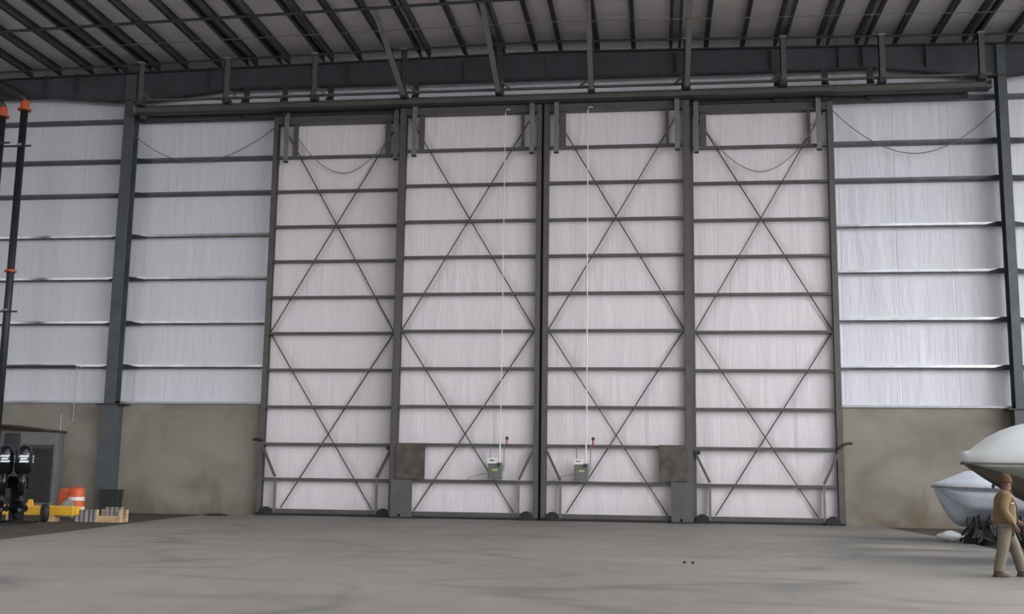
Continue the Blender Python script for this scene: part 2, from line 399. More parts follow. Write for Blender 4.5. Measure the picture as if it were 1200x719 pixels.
# ------------------------------------------------------------------ door tracks and their hangers
tr = empty('front_track', (0, 44.1, 17.2), 'long front door track beam spanning over all four door leaves', 'door track')
MB().box(-22.5, 13.2, -.10, .10, .22, .27).box(-22.5, 13.2, -.02, .02, .05, .27).box(-22.5, 13.2, -.13, .13, .0, .06).build('rail', M['steel'], tr)
MB().box(-22.5, 13.2, .14, .42, -.03, .03).build('soffit_plate', M['steel_dark'], tr)
for x in (-22.55, 13.22): MB().box(x-.03, x+.03, -.14, .14, -.02, .32).build('end_stop', M['steel_light'], tr)
tb = empty('rear_track', (0, 44.95, 17.0), 'rear door track beam tucked behind the front track', 'door track')
MB().box(-22.4, 12.5, -.1, .1, .1, .32).build('rail', M['steel_dark'], tb)
for x in (-17.9, 8.6, 12.4): MB().box(x-.12, x+.12, -.13, -.02, .05, .25).build('clamp', M['rubber'], tb)
tag(MB().box(-22.6, 13.2, 43.86, 43.98, 17.62, 17.71).build('tie_angle', M['steel']), 'thin horizontal angle running just above the front track', 'angle')
for i, x in enumerate((-17.75, -16.0, -13.95, -10.17, -6.48, 1.22, 4.99, 6.9, 8.69)):
    p = MB(); p.box(x-.13, x+.13, 44.72, 44.76, 17.1, 18.4); p.box(x-.13, x+.13, 44.44, 44.48, 17.2, 17.75); p.box(x-.03, x+.03, 44.3, 44.72, 17.2, 17.75)
    p.b.transform(Matrix.Translation((0, -44.1, -17.2))); p.build('support_post', M['steel_dark'], tr)
for i, x in enumerate(HX):
    long_ = 3 <= i <= 6
    zt = roofz(x)
    e = empty('track_hanger', (x, 43.75, 17.45), '%s grey hanger holding the door track to the roof, %s from the left' % ('raking long' if long_ else 'short vertical', ORD[i]), 'hanger', 'track hangers')
    MB().box(-.12, .12, -.035, .035, -.02, zt-17.45).box(-.12, -.09, -.035, .1, -.02, zt-17.45).build('post', M['steel'] if not long_ else M['steel_dark'], e)
    MB().box(-.14, .14, -.14, .14, zt-17.50, zt-17.45).build('top_plate', M['flash'], e)
    MB().box(-.14, .14, -.07, .42, -.03, .16).build('foot_bracket', M['steel_dark'], e)
    s = 1 if x < XC else -1
    MB().beam((0, .02, .62), (s*.52, .1, .18), .07, .07).build('kicker', M['steel'], e)
    if long_:
        dx = {3: -.22, 4: -.08, 5: .12, 6: .03}[i]
        q = (dx, -4.2, roofz(x+dx)-17.47)
        MB().beam((0, -.1, .05), q, .2, .05).beam((-.085, -.08, .1), (q[0]-.085, q[1], q[2]), .03, .16).build('raking_strut', M['steel_light'], e)

# ------------------------------------------------------------------ door leaves
RZ = [1.5, 2.95, 4.5, 6.05, 7.6, 9.14, 10.7, 12.22, 13.78, 15.30]
SOFF = -1
def leaf(n, x0, x1, y0, ztop, label, wide_l, wide_r, rowsag=0., plates=None, stubs=None, bars=None, sl=.27, sr=.27):
    """one sliding leaf; y0 is the front face of its stiles"""
    e = empty('door_%d' % n, ((x0+x1)/2, y0, 0), label, 'sliding door', kind='structure')
    ox = (x0+x1)/2; L, R = x0-ox, x1-ox
    for a, b_ in ((L, L+sl), (R-sr, R)):
        s = MB(); s.box(a, b_, 0, .035, .03, ztop); s.box(a, b_, .27, .3, .03, ztop); s.box((a+b_)/2-.015, (a+b_)/2+.015, .035, .27, .03, ztop)
        s.build('stile', M['steel'], e)
    iL, iR = L+sl, R-sr
    MB().box(iL-.02, iR+.02, .03, .07, ztop-.48, ztop).box(iL-.02, iR+.02, -.10, .25, ztop-.53, ztop-.49).box(iL, iR, .03, .25, ztop-.03, ztop).build('top_rail', M['steel'], e)
    MB().box(iL-.02, iR+.02, .03, .26, .10, .27).build('bottom_rail', M['steel'], e)
    MB().box(L, R, -.03, .26, .0, .10).build('floor_seal', M['rubber'], e)
    for i, z in enumerate(RZ):
        zz = z+rowsag
        f = MB(); f.prism([(.05, zz-.055), (.05, zz+.05), (.22, zz+.06), (.22, zz+.04), (.07, zz+.035), (.07, zz-.04), (.22, zz-.04), (.22, zz-.055)], iL-.02, iR+.02, 'x')
        f.build('girt', M['steel'], e)
    zt, zm = ztop-.5, RZ[5]+rowsag-2*0
    zm = 7.62+rowsag
    rods = ((L+.35, zt, iR, zm), (R-.35, zt, iL, zm), (iL+.02, zm, R-1.0, .3), (iR-.02, zm, L+1.0, .3))
    for (a, za, b_, zb) in rods:
        MB().tube([(a, .20, za), (b_, .20, zb)], .028, 6).build('brace_rod', M['rod'], e)
    # insulation, pillowed between girts and recessed behind the frame
    ins = bmesh.new(); rows = []
    zs = [.1]+[z+rowsag for z in RZ]+[ztop-.3]
    prof = []
    for za, zb in zip(zs, zs[1:]):
        for t in [q/15 for q in range(15)]: prof.append((za+(zb-za)*t, .315-.03*math.sin(PI*t)))
    prof.append((zs[-1], .315))
    nx = 62
    def dent(x, z):
        v = 0
        for (a, za, b_, zb) in rods:
            dx, dz = b_-a, zb-za; tt = max(0, min(1, ((x-a)*dx+(z-za)*dz)/(dx*dx+dz*dz)))
            d = math.hypot(x-a-dx*tt, z-za-dz*tt); v = max(v, math.exp(-(d/.16)**2))
        return .045*v
    for z, y in prof:
        rows.append([ins.verts.new((iL-.05+(iR-iL+.1)*k/nx, y+.015*math.exp(-(min(k, nx-k)/3.5)**2)+dent(iL-.05+(iR-iL+.1)*k/nx, z), z)) for k in range(nx+1)])
    for A, B in zip(rows, rows[1:]):
        for k in range(nx): ins.faces.new([A[k], A[k+1], B[k+1], B[k]])
    for f in ins.faces: f.smooth = True
    me = bpy.data.meshes.new('insulation'); ins.to_mesh(me); ins.free(); me.materials.append(M['ins_door'])
    o = bpy.data.objects.new('insulation', me); COL.objects.link(o); o.parent = e
    sd = o.modifiers.new('s', 'SOLIDIFY'); sd.thickness = .04; sd.offset = SOFF
    # roller hanger bars and inboard stubs under the top rail
    for xb in bars:
        b = MB(); b.box(xb-.1, xb+.1, -.17, -.12, 15.0, ztop+.02); b.box(xb-.02, xb+.02, -.12, .03, 15.02, ztop); b.box(xb-.1, xb+.1, -.17, -.02, 15.0, 15.04)
        b.b.transform(Matrix.Translation((-ox, 0, 0))); b.build('hanger_bar', M['steel_light'], e)
    for xs, ws in stubs:
        b = MB().box(xs-ws/2, xs+ws/2, .05, .08, RZ[9]+.06, ztop-.5); b.box(xs-.015, xs+.015, .08, .26, RZ[9]+.06, ztop-.5)
        b.b.transform(Matrix.Translation((-ox, 0, 0))); b.build('stub_post', M['steel'], e)
    # floor wheels, jack posts and knee braces at both ends
    for s, X in ((1, L), (-1, R)):
        px = X+s*.78
        wx_ = X+s*.47
        wz = MB().prism([(wx_+.30*math.cos(a), .0+.36*math.sin(a)) for a in [PI*k/18 for k in range(19)]], -.13, .02).build('wheel_guard', M['rubber'], e, bevel=.01)
        MB().lathe([(.01, -.16), (.05, -.16), (.05, -.12), (.01, -.12)], (wx_, 0, .12), 'y', 16).build('axle_bolt', M['steel_dark'], wz)
        MB().box(px-.045, px+.045, .0, .04, .1, 1.45).box(px-.015, px+.015, .04, .22, .1, 1.45).build('jack_post', M['steel_light'], e)
        MB().beam((X+s*.22, -.01, 2.75), (px, -.01, 1.58), .1, .1).build('knee_brace', M['steel'], e)
    return e
d1 = leaf(1, -16.50, -10.62, 44.92, 17.27, 'leftmost tall sliding hangar door leaf with white insulation and steel X bracing', 0, 0, -.02, bars=(-15.87, -11.0), stubs=((-15.5, .22), (-11.4, .22)), sl=.2)
d4 = leaf(4, 1.28, 7.22, 44.92, 17.27, 'rightmost tall sliding hangar door leaf, next to the right concrete wall', 0, 0, -.02, bars=(1.68, 6.62), stubs=((1.98, .25), (6.24, .14)), sr=.23)
d2 = leaf(2, -10.76, -4.70, 44.46, 17.35, 'tall sliding hangar door leaf just left of the central meeting gap', 0, 0, 0, bars=(-10.1, -5.1), stubs=((-9.82, .24), (-5.5, .14)), sr=.2)
d3 = leaf(3, -4.59, 1.40, 44.46, 17.35, 'tall sliding hangar door leaf just right of the central meeting gap', 0, 0, 0, bars=(-4.07, .9), stubs=((-3.82, .26), (.5, .14)), sl=.2)
def on_leaf(e, mb, name, m, **k):
    mb.b.transform(Matrix.Translation((-e.location.x, -e.location.y, 0))); return mb.build(name, m, e, **k)
on_leaf(d2, MB().box(-4.72, -4.58, 44.66, 44.72, .0, 17.35), 'added_gap_seal', M['rubber'])  # rubber strip added behind the leaf gap to stop daylight leaking through
# plates beside the meeting line with the outer leaves
o = on_leaf(d2, MB().box(-10.48, -9.3, 44.38, 44.43, 1.56, 3.0), 'upper_cover_plate', M['rust']); o['label'] = 'rusty brown square sheet on the door leaf'
o = on_leaf(d2, MB().box(-10.66, -9.78, 44.30, 44.35, .05, 1.53), 'lower_cover_plate', M['plate'])
o = on_leaf(d3, MB().box(.06, 1.2, 44.38, 44.43, 1.6, 3.02), 'upper_cover_plate', M['rust']); o['label'] = 'rusty brown square sheet on the door leaf'
o = on_leaf(d3, MB().box(.54, 1.39, 44.30, 44.35, .05, 1.57), 'lower_cover_plate', M['plate'])
# latches and end handles
on_leaf(d1, MB().box(-11.0, -10.78, 44.80, 44.93, 2.72, 2.88), 'latch', M['black'])
on_leaf(d4, MB().box(1.44, 1.70, 44.80, 44.93, 2.67, 2.83), 'latch', M['black'])
on_leaf(d1, MB().tube([(-16.3, 44.9, 3.08), (-16.5, 44.84, 3.1), (-16.72, 44.84, 3.1)], .06, 10), 'handle', M['black'])
on_leaf(d4, MB().tube([(7.0, 44.90, 2.95), (7.15, 44.84, 3.05), (7.3, 44.84, 3.15), (7.55, 44.84, 3.17)], .055, 10), 'handle', M['brown_lip'])

# control boxes on the middle leaves, each with its conduits, paper notice and beacon
def control(xb, side, leaf_word):
    e = empty('control_box', (xb, 44.36, 1.56), 'grey green electrical control box mounted low on the door leaf %s' % leaf_word, 'electrical box', 'door control boxes')
    MB().box(-.29, .27, -.12, .10, .03, .70).build('enclosure', M['box_green'], e, bevel=.015)
    MB().box(-.27, .25, -.135, -.12, .05, .68).build('lid', M['box_green'], e, bevel=.008)
    n = MB().box(-.32, .06, -.15, -.135, .66, .88).build('notice', M['paper'], e)
    MB().box(-.23, -.05, -.156, -.15, .755, .80).build('printed_line', M['red'] if side > 0 else M['black'], n)
    MB().box(-.12, .10, -.145, -.135, .36, .44).build('warning_sticker', M['yellow_label'], e)
    MB().tube([(.14, -.135, .60), (.14, -.21, .60)], .055, 14).build('isolator_knob', M['black'], e)
    MB().tube([(.16, 0, .70), (.16, 0, 1.48)], .03, 8).build('conduit', M['white_pipe'], e)
    MB().tube([(-.22, 0, .70), (-.22, 0, 1.42)], .015, 8).tube([(-.22, 0, 1.42), (-.22, .06, 1.44)], .015, 8).build('conduit', M['cable'], e)
    MB().tube([(.25, 0, .3), (.33, 0, .5), (.34, 0, 1.42), (.42, 0, 1.50)], .02, 8).build('conduit', M['cable'], e)
    MB().tube([(-.26, -.02, .28), (-.6, -.02, .22), (-1.0, -.01, .12), (-1.15, .05, .0)], .012, 6).build('lead', M['cable'], e)
    b = MB().tube([(.44, 0, 1.42), (.44, 0, 1.62)], .035, 10).build('beacon_stem', M['red'], e); b['label'] = 'red beacon stem'
    MB().lathe([(.04, 0), (.065, .02), (.065, .1), (.03, .14)], (.44, 0, 1.60), 'z', 14).build('beacon_cap', M['black'], b)
control(-6.4, -1, 'left of the gap')
control(-2.95, 1, 'right of the gap')
for x, r, who in ((-6.23, .016, 'left'), (-2.77, .022, 'right')):
    pts = [(x, 44.38, 3.02), (x, 44.38, 16.82), (x+.04, 44.36, 16.93), (x+.14, 44.36, 16.96), (x+.2, 44.40, 16.93)]
    tag(MB().tube(pts, r, 8).build('drop_conduit', M['white_pipe']), 'thin white vertical conduit down the door leaf %s of the gap' % who, 'conduit', 'white drop conduits')

# slack cables
def cable(p0, low, p1, r, label, m='cable'):
    (x0, y, z0), (xl, zl), (x1, z1) = p0, low, p1
    P = []
    for k in range(33):
        t = k/32; x = x0+(x1-x0)*t
        if x < xl: u = (xl-x)/(xl-x0); z = zl+(z0-zl)*u**1.9
        else: u = (x-xl)/(x1-xl); z = zl+(z1-zl)*u**1.9
        P.append((x, y, z))
    tag(MB().tube(P, r, 6).build('slack_cable', M[m]), label, 'cable')
cable((-23.1, 45.25, 16.55), (-20.1, 15.25), (-16.55, 16.75), .022, 'slack grey cable hanging in the bay left of the doors')
cable((7.22, 45.25, 16.85), (10.5, 14.9), (13.7, 16.7), .022, 'slack grey cable hanging in the bay right of the doors')
cable((-15.45, 44.98, 16.2), (-13.3, 14.52), (-11.3, 16.2), .02, 'slack grey cable hanging on the leftmost door leaf')
cable((1.95, 44.98, 16.2), (4.3, 14.2), (6.5, 16.1), .02, 'slack grey cable hanging on the rightmost door leaf')

# ------------------------------------------------------------------ sprinkler pipes at far left
def riser(x, zt, label, yy):
    e = empty('sprinkler_riser', (x, yy, -.04), label, 'pipe', 'dark risers at the far left')
    MB().tube([(0, 0, 0), (0, 0, zt)], .16, 16).build('pipe', M['pipe_green'], e, smooth=True)
    MB().lathe([(.16, zt-.06), (.29, zt-.06), (.29, zt+.02), (.19, zt+.05), (.18, zt+.34), (.13, zt+.42)], (0, 0, 0), 'z', 18).build('coupling', M['orange_paint'], e)
    MB().lathe([(.16, 10.2), (.25, 10.2), (.25, 10.29), (.16, 10.29)], (0, 0, 0), 'z', 18).build('coupling', M['orange_paint'], e)
    MB().tube([(0, 0, zt+.34), (-.25, 0, zt+.7), (-1.5, 0, zt+1.35), (-3.5, 0, zt+1.6)], .17, 14).build('branch_pipe', M['pipe_green'], e, smooth=True)
    for z in (8.42, 15.78):
        MB().box(-.9, .55, -.2, -.13, z, z+.07).build('bracket_arm', M['steel_dark'], e)
        MB().tube([(-.1, -.22, z+.10), (.1, -.22, z+.10)], .05, 8).build('clamp', M['flash'], e)
    return e
riser(-27.75, 17.55, 'dark vertical pipe with orange top coupling, right one of two at far left', 44.1)
riser(-28.45, 17.1, 'dark vertical pipe with orange coupling at the left picture edge', 43.6)
e = empty('wall_conduit', (-25.02, 45.3, 3.8), 'pale thin conduit dropping from the lowest girt onto the left concrete wall', 'conduit')
MB().tube([(0, -.02, 2.35), (0, -.02, 0)], .022, 8).build('vertical_run', M['flash'], e)
MB().tube([(-3.5, -.04, 2.42), (-.1, -.04, 2.42), (0, -.02, 2.35)], .04, 8).build('horizontal_run', M['galv_dull'], e)
tag(MB().tube([(-25.6, 45.33, 3.3), (-25.6, 45.33, 4.1)], .03, 8).build('wall_conduit', M['flash']), 'short pale conduit stub on the left concrete wall above the housing', 'conduit')

# ------------------------------------------------------------------ left clutter
GZ0 = -.04
e = empty('equipment_housing', (-26.6, 44.72, GZ0), 'grey metal equipment housing with louvre and brown roof lip against the left wall', 'equipment housing')
MB().box(-2.6, 1.24, .0, .62, 0, 3.36).build('body', M['housing'], e, bevel=.02)
lp = MB(); lp.prism([(-2.9, 3.52), (-1.0, 3.56), (1.32, 3.34), (1.32, 3.42), (-1.0, 3.66), (-2.9, 3.62)], -.1, .62); lp.build('roof_lip', M['brown_lip'], e)
lv = MB().box(-.28, 1.12, -.05, .0, .4, 2.82).build('louvre_frame', M['housing_dark'], e)
sl = MB()
for k in range(26): sl.prism([(-.06, .47+k*.087), (-.13, .45+k*.087), (-.125, .47+k*.087), (-.06, .495+k*.087)], -.24, 1.08, 'x')
sl.build('louvre_slats', M['housing_dark'], lv)
MB().box(-1.15, -.42, -.04, .0, .3, 3.3).build('access_panel', M['steel_blue'], e, bevel=.01)

def drum(x, y, banded, label):
    e = empty('traffic_drum', (x, y, GZ0), label, 'traffic drum')
    MB().lathe([(.30, 0), (.30, .14), (.27, .16), (.27, .40), (.255, .42), (.255, .68), (.24, .70), (.24, .92), (.2, .97), (.08, .98)], (0, 0, 0), 'z', 28).build('barrel', M['drum'], e)
    if banded:
        for z0, z1, r in ((.56, .68, .262), (.22, .36, .277)):
            MB().lathe([(r, z0), (r, z1)], (0, 0, 0), 'z', 28).build('white_band', M['drum_band'], e)
        MB().tube([(-.1, 0, .98), (-.08, 0, 1.04), (.08, 0, 1.04), (.1, 0, .98)], .015, 6).build('handle', M['drum'], e)
    else:
        MB().lathe([(.31, 0), (.34, .02), (.34, .06), (.31, .08)], (0, 0, 0), 'z', 24).build('rubber_base', M['rubber'], e)
    return e
drum(-21.45, 39.5, True, 'orange traffic drum with white reflective bands').scale = (1.12, 1.12, 1.12)
drum(-22.15, 40.0, False, 'plain orange traffic drum left of the banded one').scale = (1.05, 1.05, 1.08)

e = empty('yellow_boom', (-21.5, 36.1, GZ0), 'long yellow steel box beam lying on the ground at left', 'steel beam')
MB().box(-4.6, 1.92, -.2, .2, .2, .52).build('box_section', M['yellow'], e, bevel=.02)
MB().box(1.92, 2.0, -.16, .16, .24, .48).build('end_cap', M['yellow'], e)
for x in (-3.9, -.35, 1.1): MB().box(x-.12, x+.12, -.24, .24, 0, .2).build('support_block', M['wood'], e)
MB().prism([(.1, .52), (.35, .52), (.3, .72), (.18, .72)], -.03, .03).build('lug', M['yellow'], e)
MB().box(-.25, -.23, -.205, .205, .19, .53).box(1.02, 1.04, -.205, .205, .19, .53).build('weld_seam', M['wood'], e)
e = empty('spare_wheel', (-20.4, 35.55, .26), 'black tyre leaning against the yellow beam', 'tyre')
MB().lathe([(.15, -.09), (.27, -.10), (.31, -.05), (.31, .05), (.27, .10), (.15, .09)], (0, 0, 0), 'x', 26).build('tyre', M['rubber'], e, smooth=True)
MB().lathe([(.03, -.06), (.16, -.06), (.16, .06), (.03, .06)], (0, 0, 0), 'x', 20).build('rim', M['housing_dark'], e)
e.rotation_euler = (0, 0, math.radians(40))
tp = MB(); rings = []
for k in range(11):
    t = k/10; hh = (.50+.30*t)*(.75+.25*math.sin(PI*t)); ww = .2-.06*t
    rings.append([(-.36+t*.66+.02*math.sin(5*a), ww*math.cos(a)*(1+.15*math.sin(6*t+2*a)), max(0, hh*(.5+.5*math.sin(a))*(1+.04*math.sin(11*t+a)))) for a in [2*PI*j/16 for j in range(16)]])
tp.loft(rings)
o = tp.build('folded_tarp', M['tarp'], smooth=True); o.location = (-21.3, 38.5, GZ0)
tag(o, 'rumpled grey tarp heap between the orange drums and the yellow beam', 'tarp')

# concrete test cylinders: a row on the ground and a row in the crate
e0 = empty('sample_cylinder', (-19.6, 36.2, GZ0), 'grey upright cylinder standing in the row between yellow beam and wooden crate', 'cylinder', 'grey cylinders left of the crate')
MB().lathe([(.075, 0), (.08, .01), (.08, .33), (.075, .34)], (0, 0, 0), 'z', 18).build('body', M['cyl'], e0)
MB().lathe([(.084, .33), (.084, .40), (.07, .405), (.01, .405)], (0, 0, 0), 'z', 18).build('lid', M['steel_light'], e0)
for k in range(1, 5): copy_tree(e0, (-19.6+k*.17, 36.2+.02*(k % 2), GZ0))
e = empty('crate', (-18.46, 36.42, GZ0), 'low wooden crate holding a row of grey cylinders', 'crate')
for y in (-.22, .22):
    MB().box(-.44, .44, y-.02, y+.02, .10, .22).build('side_board', M['wood'], e, bevel=.004)
for x in (-.42, .42):
    for y in (-.22, .22): MB().box(x-.05, x+.05, y-.05, y+.05, 0, .42).build('corner_post', M['wood'], e, bevel=.006)
dk = MB()
for k in range(4): dk.box(-.44, .44, -.24+k*.122, -.24+k*.122+.10, .075, .10)
dk.build('deck', M['wood'], e)
for y in (-.19, 0, .19): MB().box(-.44, .44, y-.04, y+.04, 0, .075).build('runner', M['wood'], e)
c0 = copy_tree(e0, (-18.60, 36.36, GZ0+.10), 'grey upright cylinder standing inside the wooden crate'); c0['group'] = 'grey cylinders in the crate'
for k in range(1, 4): copy_tree(c0, (-18.60+k*.17, 36.36, GZ0+.10))

e = empty('waste_bin', (-22.5, 44.25, GZ0), 'dark square waste bin at the foot of the left column', 'bin')
MB().loft([[(-.36, -.2, 0), (.36, -.2, 0), (.36, .2, 0), (-.36, .2, 0)], [(-.4, -.25, .95), (.4, -.25, .95), (.4, .25, .95), (-.4, .25, .95)]]).build('body', M['bin'], e, bevel=.02)
MB().box(-.43, .43, -.28, .28, .93, 1.0).build('rim', M['bin'], e, bevel=.015)

# ------------------------------------------------------------------ outboard engines on a boat transom at far left
def superring(cx, cy, z, a, b, n=20, p=2.8):
    R = []
    for k in range(n):
        t = 2*PI*k/n; c, s_ = math.cos(t), math.sin(t)
        R.append((cx+a*math.copysign(abs(c)**(2/p), c), cy+b*math.copysign(abs(s_)**(2/p), s_), z))
    return R
def outboard(loc, rz, label):
    e = empty('outboard_engine', loc, label, 'outboard engine', 'twin outboard engines at the left edge')
    e.rotation_euler = (0, 0, rz); e.scale = (1.25, 1.25, 1.25)
    MB().loft([superring(0, 0, 1.12, .14, .15), superring(0, 0, 1.2, .2, .26), superring(0, 0, 1.45, .21, .32), superring(.0, -.02, 1.66, .2, .31), superring(0, -.02, 1.80, .15, .25), superring(0, -.02, 1.85, .07, .12)]).build('cowling', M['engine'], e, smooth=True)
    MB().loft([superring(0, 0, .62, .07, .15), superring(0, 0, .9, .075, .17), superring(0, 0, 1.15, .13, .2)]).build('midsection', M['engine'], e, smooth=True)
    MB().loft([superring(0, -.04, .48, .16, .24, p=2.2), superring(0, -.04, .50, .16, .24, p=2.2)]).build('anti_ventilation_plate', M['engine'], e)
    MB().loft([superring(0, 0, .30, .05, .14), superring(0, 0, .64, .06, .14)]).build('gearcase_leg', M['engine'], e, smooth=True)
    MB().lathe([(.01, -.26), (.05, -.2), (.075, -.05), (.075, .12), (.02, .3)], (0, 0, .25), 'y', 16).build('gearcase', M['engine'], e, smooth=True)
    MB().prism([(-.1, .2), (.1, .2), (.06, -.0), (-.06, .0)], -.012, .012, 'x').build('skeg', M['engine'], e)
    hb = MB().lathe([(.05, -.36), (.06, -.24)], (0, 0, .25), 'y', 12).build('propeller_hub', M['engine'], e)
    for k in range(3):
        a = 2*PI*k/3+.3
        u = Vector((math.cos(a), 0, math.sin(a))); v = Vector((-math.sin(a), .6, math.cos(a)))
        c = Vector((0, -.3, .25)); pts = [c+u*.04-v*.03, c+u*.13-v*.09, c+u*.2-v*.02, c+u*.18+v*.08, c+u*.05+v*.05]
        bl = MB(); f1 = [bl.b.verts.new(p) for p in pts]; f2 = [bl.b.verts.new(p+Vector((0, .008, 0))) for p in pts]
        bl.b.faces.new(f1); bl.b.faces.new(f2[::-1])
        for i in range(5): bl.b.faces.new([f1[i], f2[i], f2[(i+1) % 5], f1[(i+1) % 5]])
        bl.build('propeller_blade', M['engine'], hb)
    MB().box(-.1, .1, .14, .38, .78, 1.12).build('mounting_bracket', M['engine'], e, bevel=.02)
    # white mark on the rear and both sides of the cowling
    dk_ = MB()
    for j, (a, b_) in enumerate(((-.11, .10), (-.10, .06), (-.125, .085))):
        z = 1.42+j*.065
        dk_.prism([(a, z), (b_, z), (b_+.03, z+.045), (a+.03, z+.045)], -.345, -.325)
    dk_.build('white_mark', M['decal'], e)
    for s in (-1, 1):
        dk_ = MB()
        for j, (a, b_) in enumerate(((-.14, .1), (-.12, .04), (-.14, .08))):
            z = 1.42+j*.065; dk_.prism([(a, z), (b_, z), (b_+.03, z+.045), (a+.03, z+.045)], s*.208, s*.224, 'x')
        dk_.build('white_mark', M['decal'], e)
    return e
outboard((-20.40, 33.0, .12), math.radians(30), 'black outboard engine with white mark at the left edge, the left of two')
outboard((-19.80, 33.05, .12), math.radians(30), 'black outboard engine with white mark, right of the pair at the left edge')
e = empty('engine_stand', (-20.22, 33.45, GZ0), 'dark steel stand carrying the two black outboard engines', 'engine stand')
MB().box(-.55, .42, -.05, .05, 1.12, 1.5).build('mounting_board', M['engine'], e)
MB().box(-.17, .30, -.06, .06, .06, 1.12).build('upright', M['engine'], e)
for x in (-.35, .45):
    MB().box(x-.05, x+.05, -.5, .55, .04, .12).build('foot', M['engine'], e)
MB().box(-.35, .45, -.05, .05, .05, .12).build('foot_rail', M['engine'], e)

# boats: hull lofted along +X from the bow, optional wrap dome on top
def boat(name, loc, rz, L, beam, zk0, zk1, zg0, zg1, dome, mh, mw, mb, label, rake, keelramp):
    """zk: keel height at bow end / aft, zg: gunwale height at bow / aft, dome(t): top height of the cover"""
    e = empty(name, loc, label, 'boat'); e.rotation_euler = (0, 0, rz)
    N = 22
    bottoms, sides, covers = [], [], []
    for i in range(N+1):
        t = (i/N)**1.5; s = t*L
        bw = beam/2*(1-(1-min(1, t*2.1))**2.0)**.56 if t < .476 else beam/2
        bw = max(bw, .10)
        zg = zg0+(zg1-zg0)*min(1, t*1.6)
        k = min(1, s/keelramp); zk = zg0-.04-(zg0-.04-zk1)*math.sin(k*PI/2)**.9
        cw = bw*(.30+.5*k); zch = zk+(zg-zk)*(.62-.22*k)
        sx = s
        bottoms.append([(sx, -cw, zch), (sx, -cw*.5, zk+(zch-zk)*.52), (sx, 0, zk), (sx, cw*.5, zk+(zch-zk)*.52), (sx, cw, zch)])
        zt = zg-.10*min(1, s/.4)
        def fl(u): return cw+(bw-cw)*(u**.8)
        left = [(sx, -fl(u), zch+(zt-zch)*u) for u in (0, .3, .6, 1)]
        right = [(sx, fl(u), zch+(zt-zch)*u) for u in (0, .3, .6, 1)]
        sides.append(right+[(sx, 0, zt+.01)]+left[::-1])
        zd = zg+dome(s)
        cov = [(sx, -bw*1.04-.01, zt-.02), (sx, -bw*1.06-.015, zg+.02), (sx, -bw*.94, zg+.05+(zd-zg)*.28), (sx, -bw*.66, zg+(zd-zg)*.72), (sx, -bw*.3, zg+(zd-zg)*.95), (sx, 0, zd),
               (sx, bw*.3, zg+(zd-zg)*.95), (sx, bw*.66, zg+(zd-zg)*.72), (sx, bw*.94, zg+.05+(zd-zg)*.28), (sx, bw*1.06+.015, zg+.02), (sx, bw*1.04+.01, zt-.02)]
        covers.append(cov)
    MB().loft(bottoms, close=False, caps=True).build('hull_bottom', mb, e, smooth=True)
    MB().loft(sides, close=True, caps=True).build('topsides', mh, e, smooth=True)
    c = MB().loft(covers, close=True, caps=True).build('shrink_wrap_cover', mw, e, smooth=True)
    rub = MB()
    for sd in (0, -1):
        rub.tube([Vector(covers[i][1 if sd == 0 else 9])+Vector((0, 0, -.07)) for i in range(N+1)], .022, 6)
    rub.build('rub_band', M['steel_light'], e)
    return e

def dome1(s): return 0.20+.08*min(1, s/.35)**1.2+.72*(1-math.exp(-max(0, s-.25)/.75)) if s > .02 else .20
b1 = boat('boat', (6.47, 25.0, 0), math.radians(4), 7.5, 2.5, 1.0, .62, 2.1, 2.05, dome1, M['hull'], M['wrap'], M['hull_dark'],
          'large shrink-wrapped white boat, its bow overhanging behind the walking person', .5, 3.6)
MB().box(-.03, .06, -.03, .03, 2.08, 2.16).build('bow_fitting', M['chrome'], b1)
MB().tube([(.62, -.02, 1.62), (.62, -.02, 1.53)], .035, 8).build('bow_eye', M['black'], b1)
for i, (x, y) in enumerate(((2.4, -.75), (2.4, .75), (6.2, -.85), (6.2, .85))):
    e = empty('boat_stand', (6.47+x*math.cos(.07)-y*math.sin(.07), 25+x*math.sin(.07)+y*math.cos(.07), GZ0 if x > 1.7 else 0),
              'tripod boat stand under the large boat, %s' % ('near bow, camera side', 'near bow, far side', 'aft, camera side', 'aft, far side')[i], 'boat stand', 'stands under the large boat')
    tz = 1.12
    MB().tube([(0, 0, .3), (0, 0, tz)], .03, 10).build('screw_post', M['steel_dark'], e)
    MB().box(-.14, .14, -.14, .14, tz, tz+.04).build('pad', M['wood'], e)
    for k in range(3):
        a = 2*PI*k/3
        MB().tube([(0, 0, .75), (.38*math.cos(a), .38*math.sin(a), .02)], .018, 8).build('leg', M['steel_dark'], e)
e = empty('keel_block', (6.47+4.2, 25.3, GZ0), 'stack of timber blocks under the keel of the large boat', 'blocks')
for k in range(4): MB().box(-.3+.05*(k % 2), .3-.05*(k % 2), -.3, .3, k*.16, k*.16+.155).build('timber', M['wood'], e, bevel=.005)

def dome2(s): return .02+.42*min(1, s/1.0)+.1*min(1, max(0, s-1)/2)
b2 = boat('boat', (7.93, 33.9, 0), math.radians(8), 5.6, 2.1, .5, .42, 1.6, 1.52, dome2, M['wrap_blue'], M['wrap_blue'], M['wrap_blue'],
          'smaller blue white wrapped boat behind the large one, against the right concrete wall', .5, .8)
sk = MB(); R_ = []
for i in range(10):
    s_ = .95+i*.28
    R_.append([(s_, -.40-.05*i-.04*math.sin(i*2.1), 1.45), (s_+.02, -.34-.045*i+.06*math.sin(i*2.4), 1.0), (s_+.03, -.3-.04*i+.09*math.sin(i*2.4+.5), .62+.03*(i % 2))])
sk.loft(R_, close=False, caps=False)
o = sk.build('hanging_skirt', M['wrap_blue'], b2, smooth=True); sd = o.modifiers.new('s', 'SOLIDIFY'); sd.thickness = .012

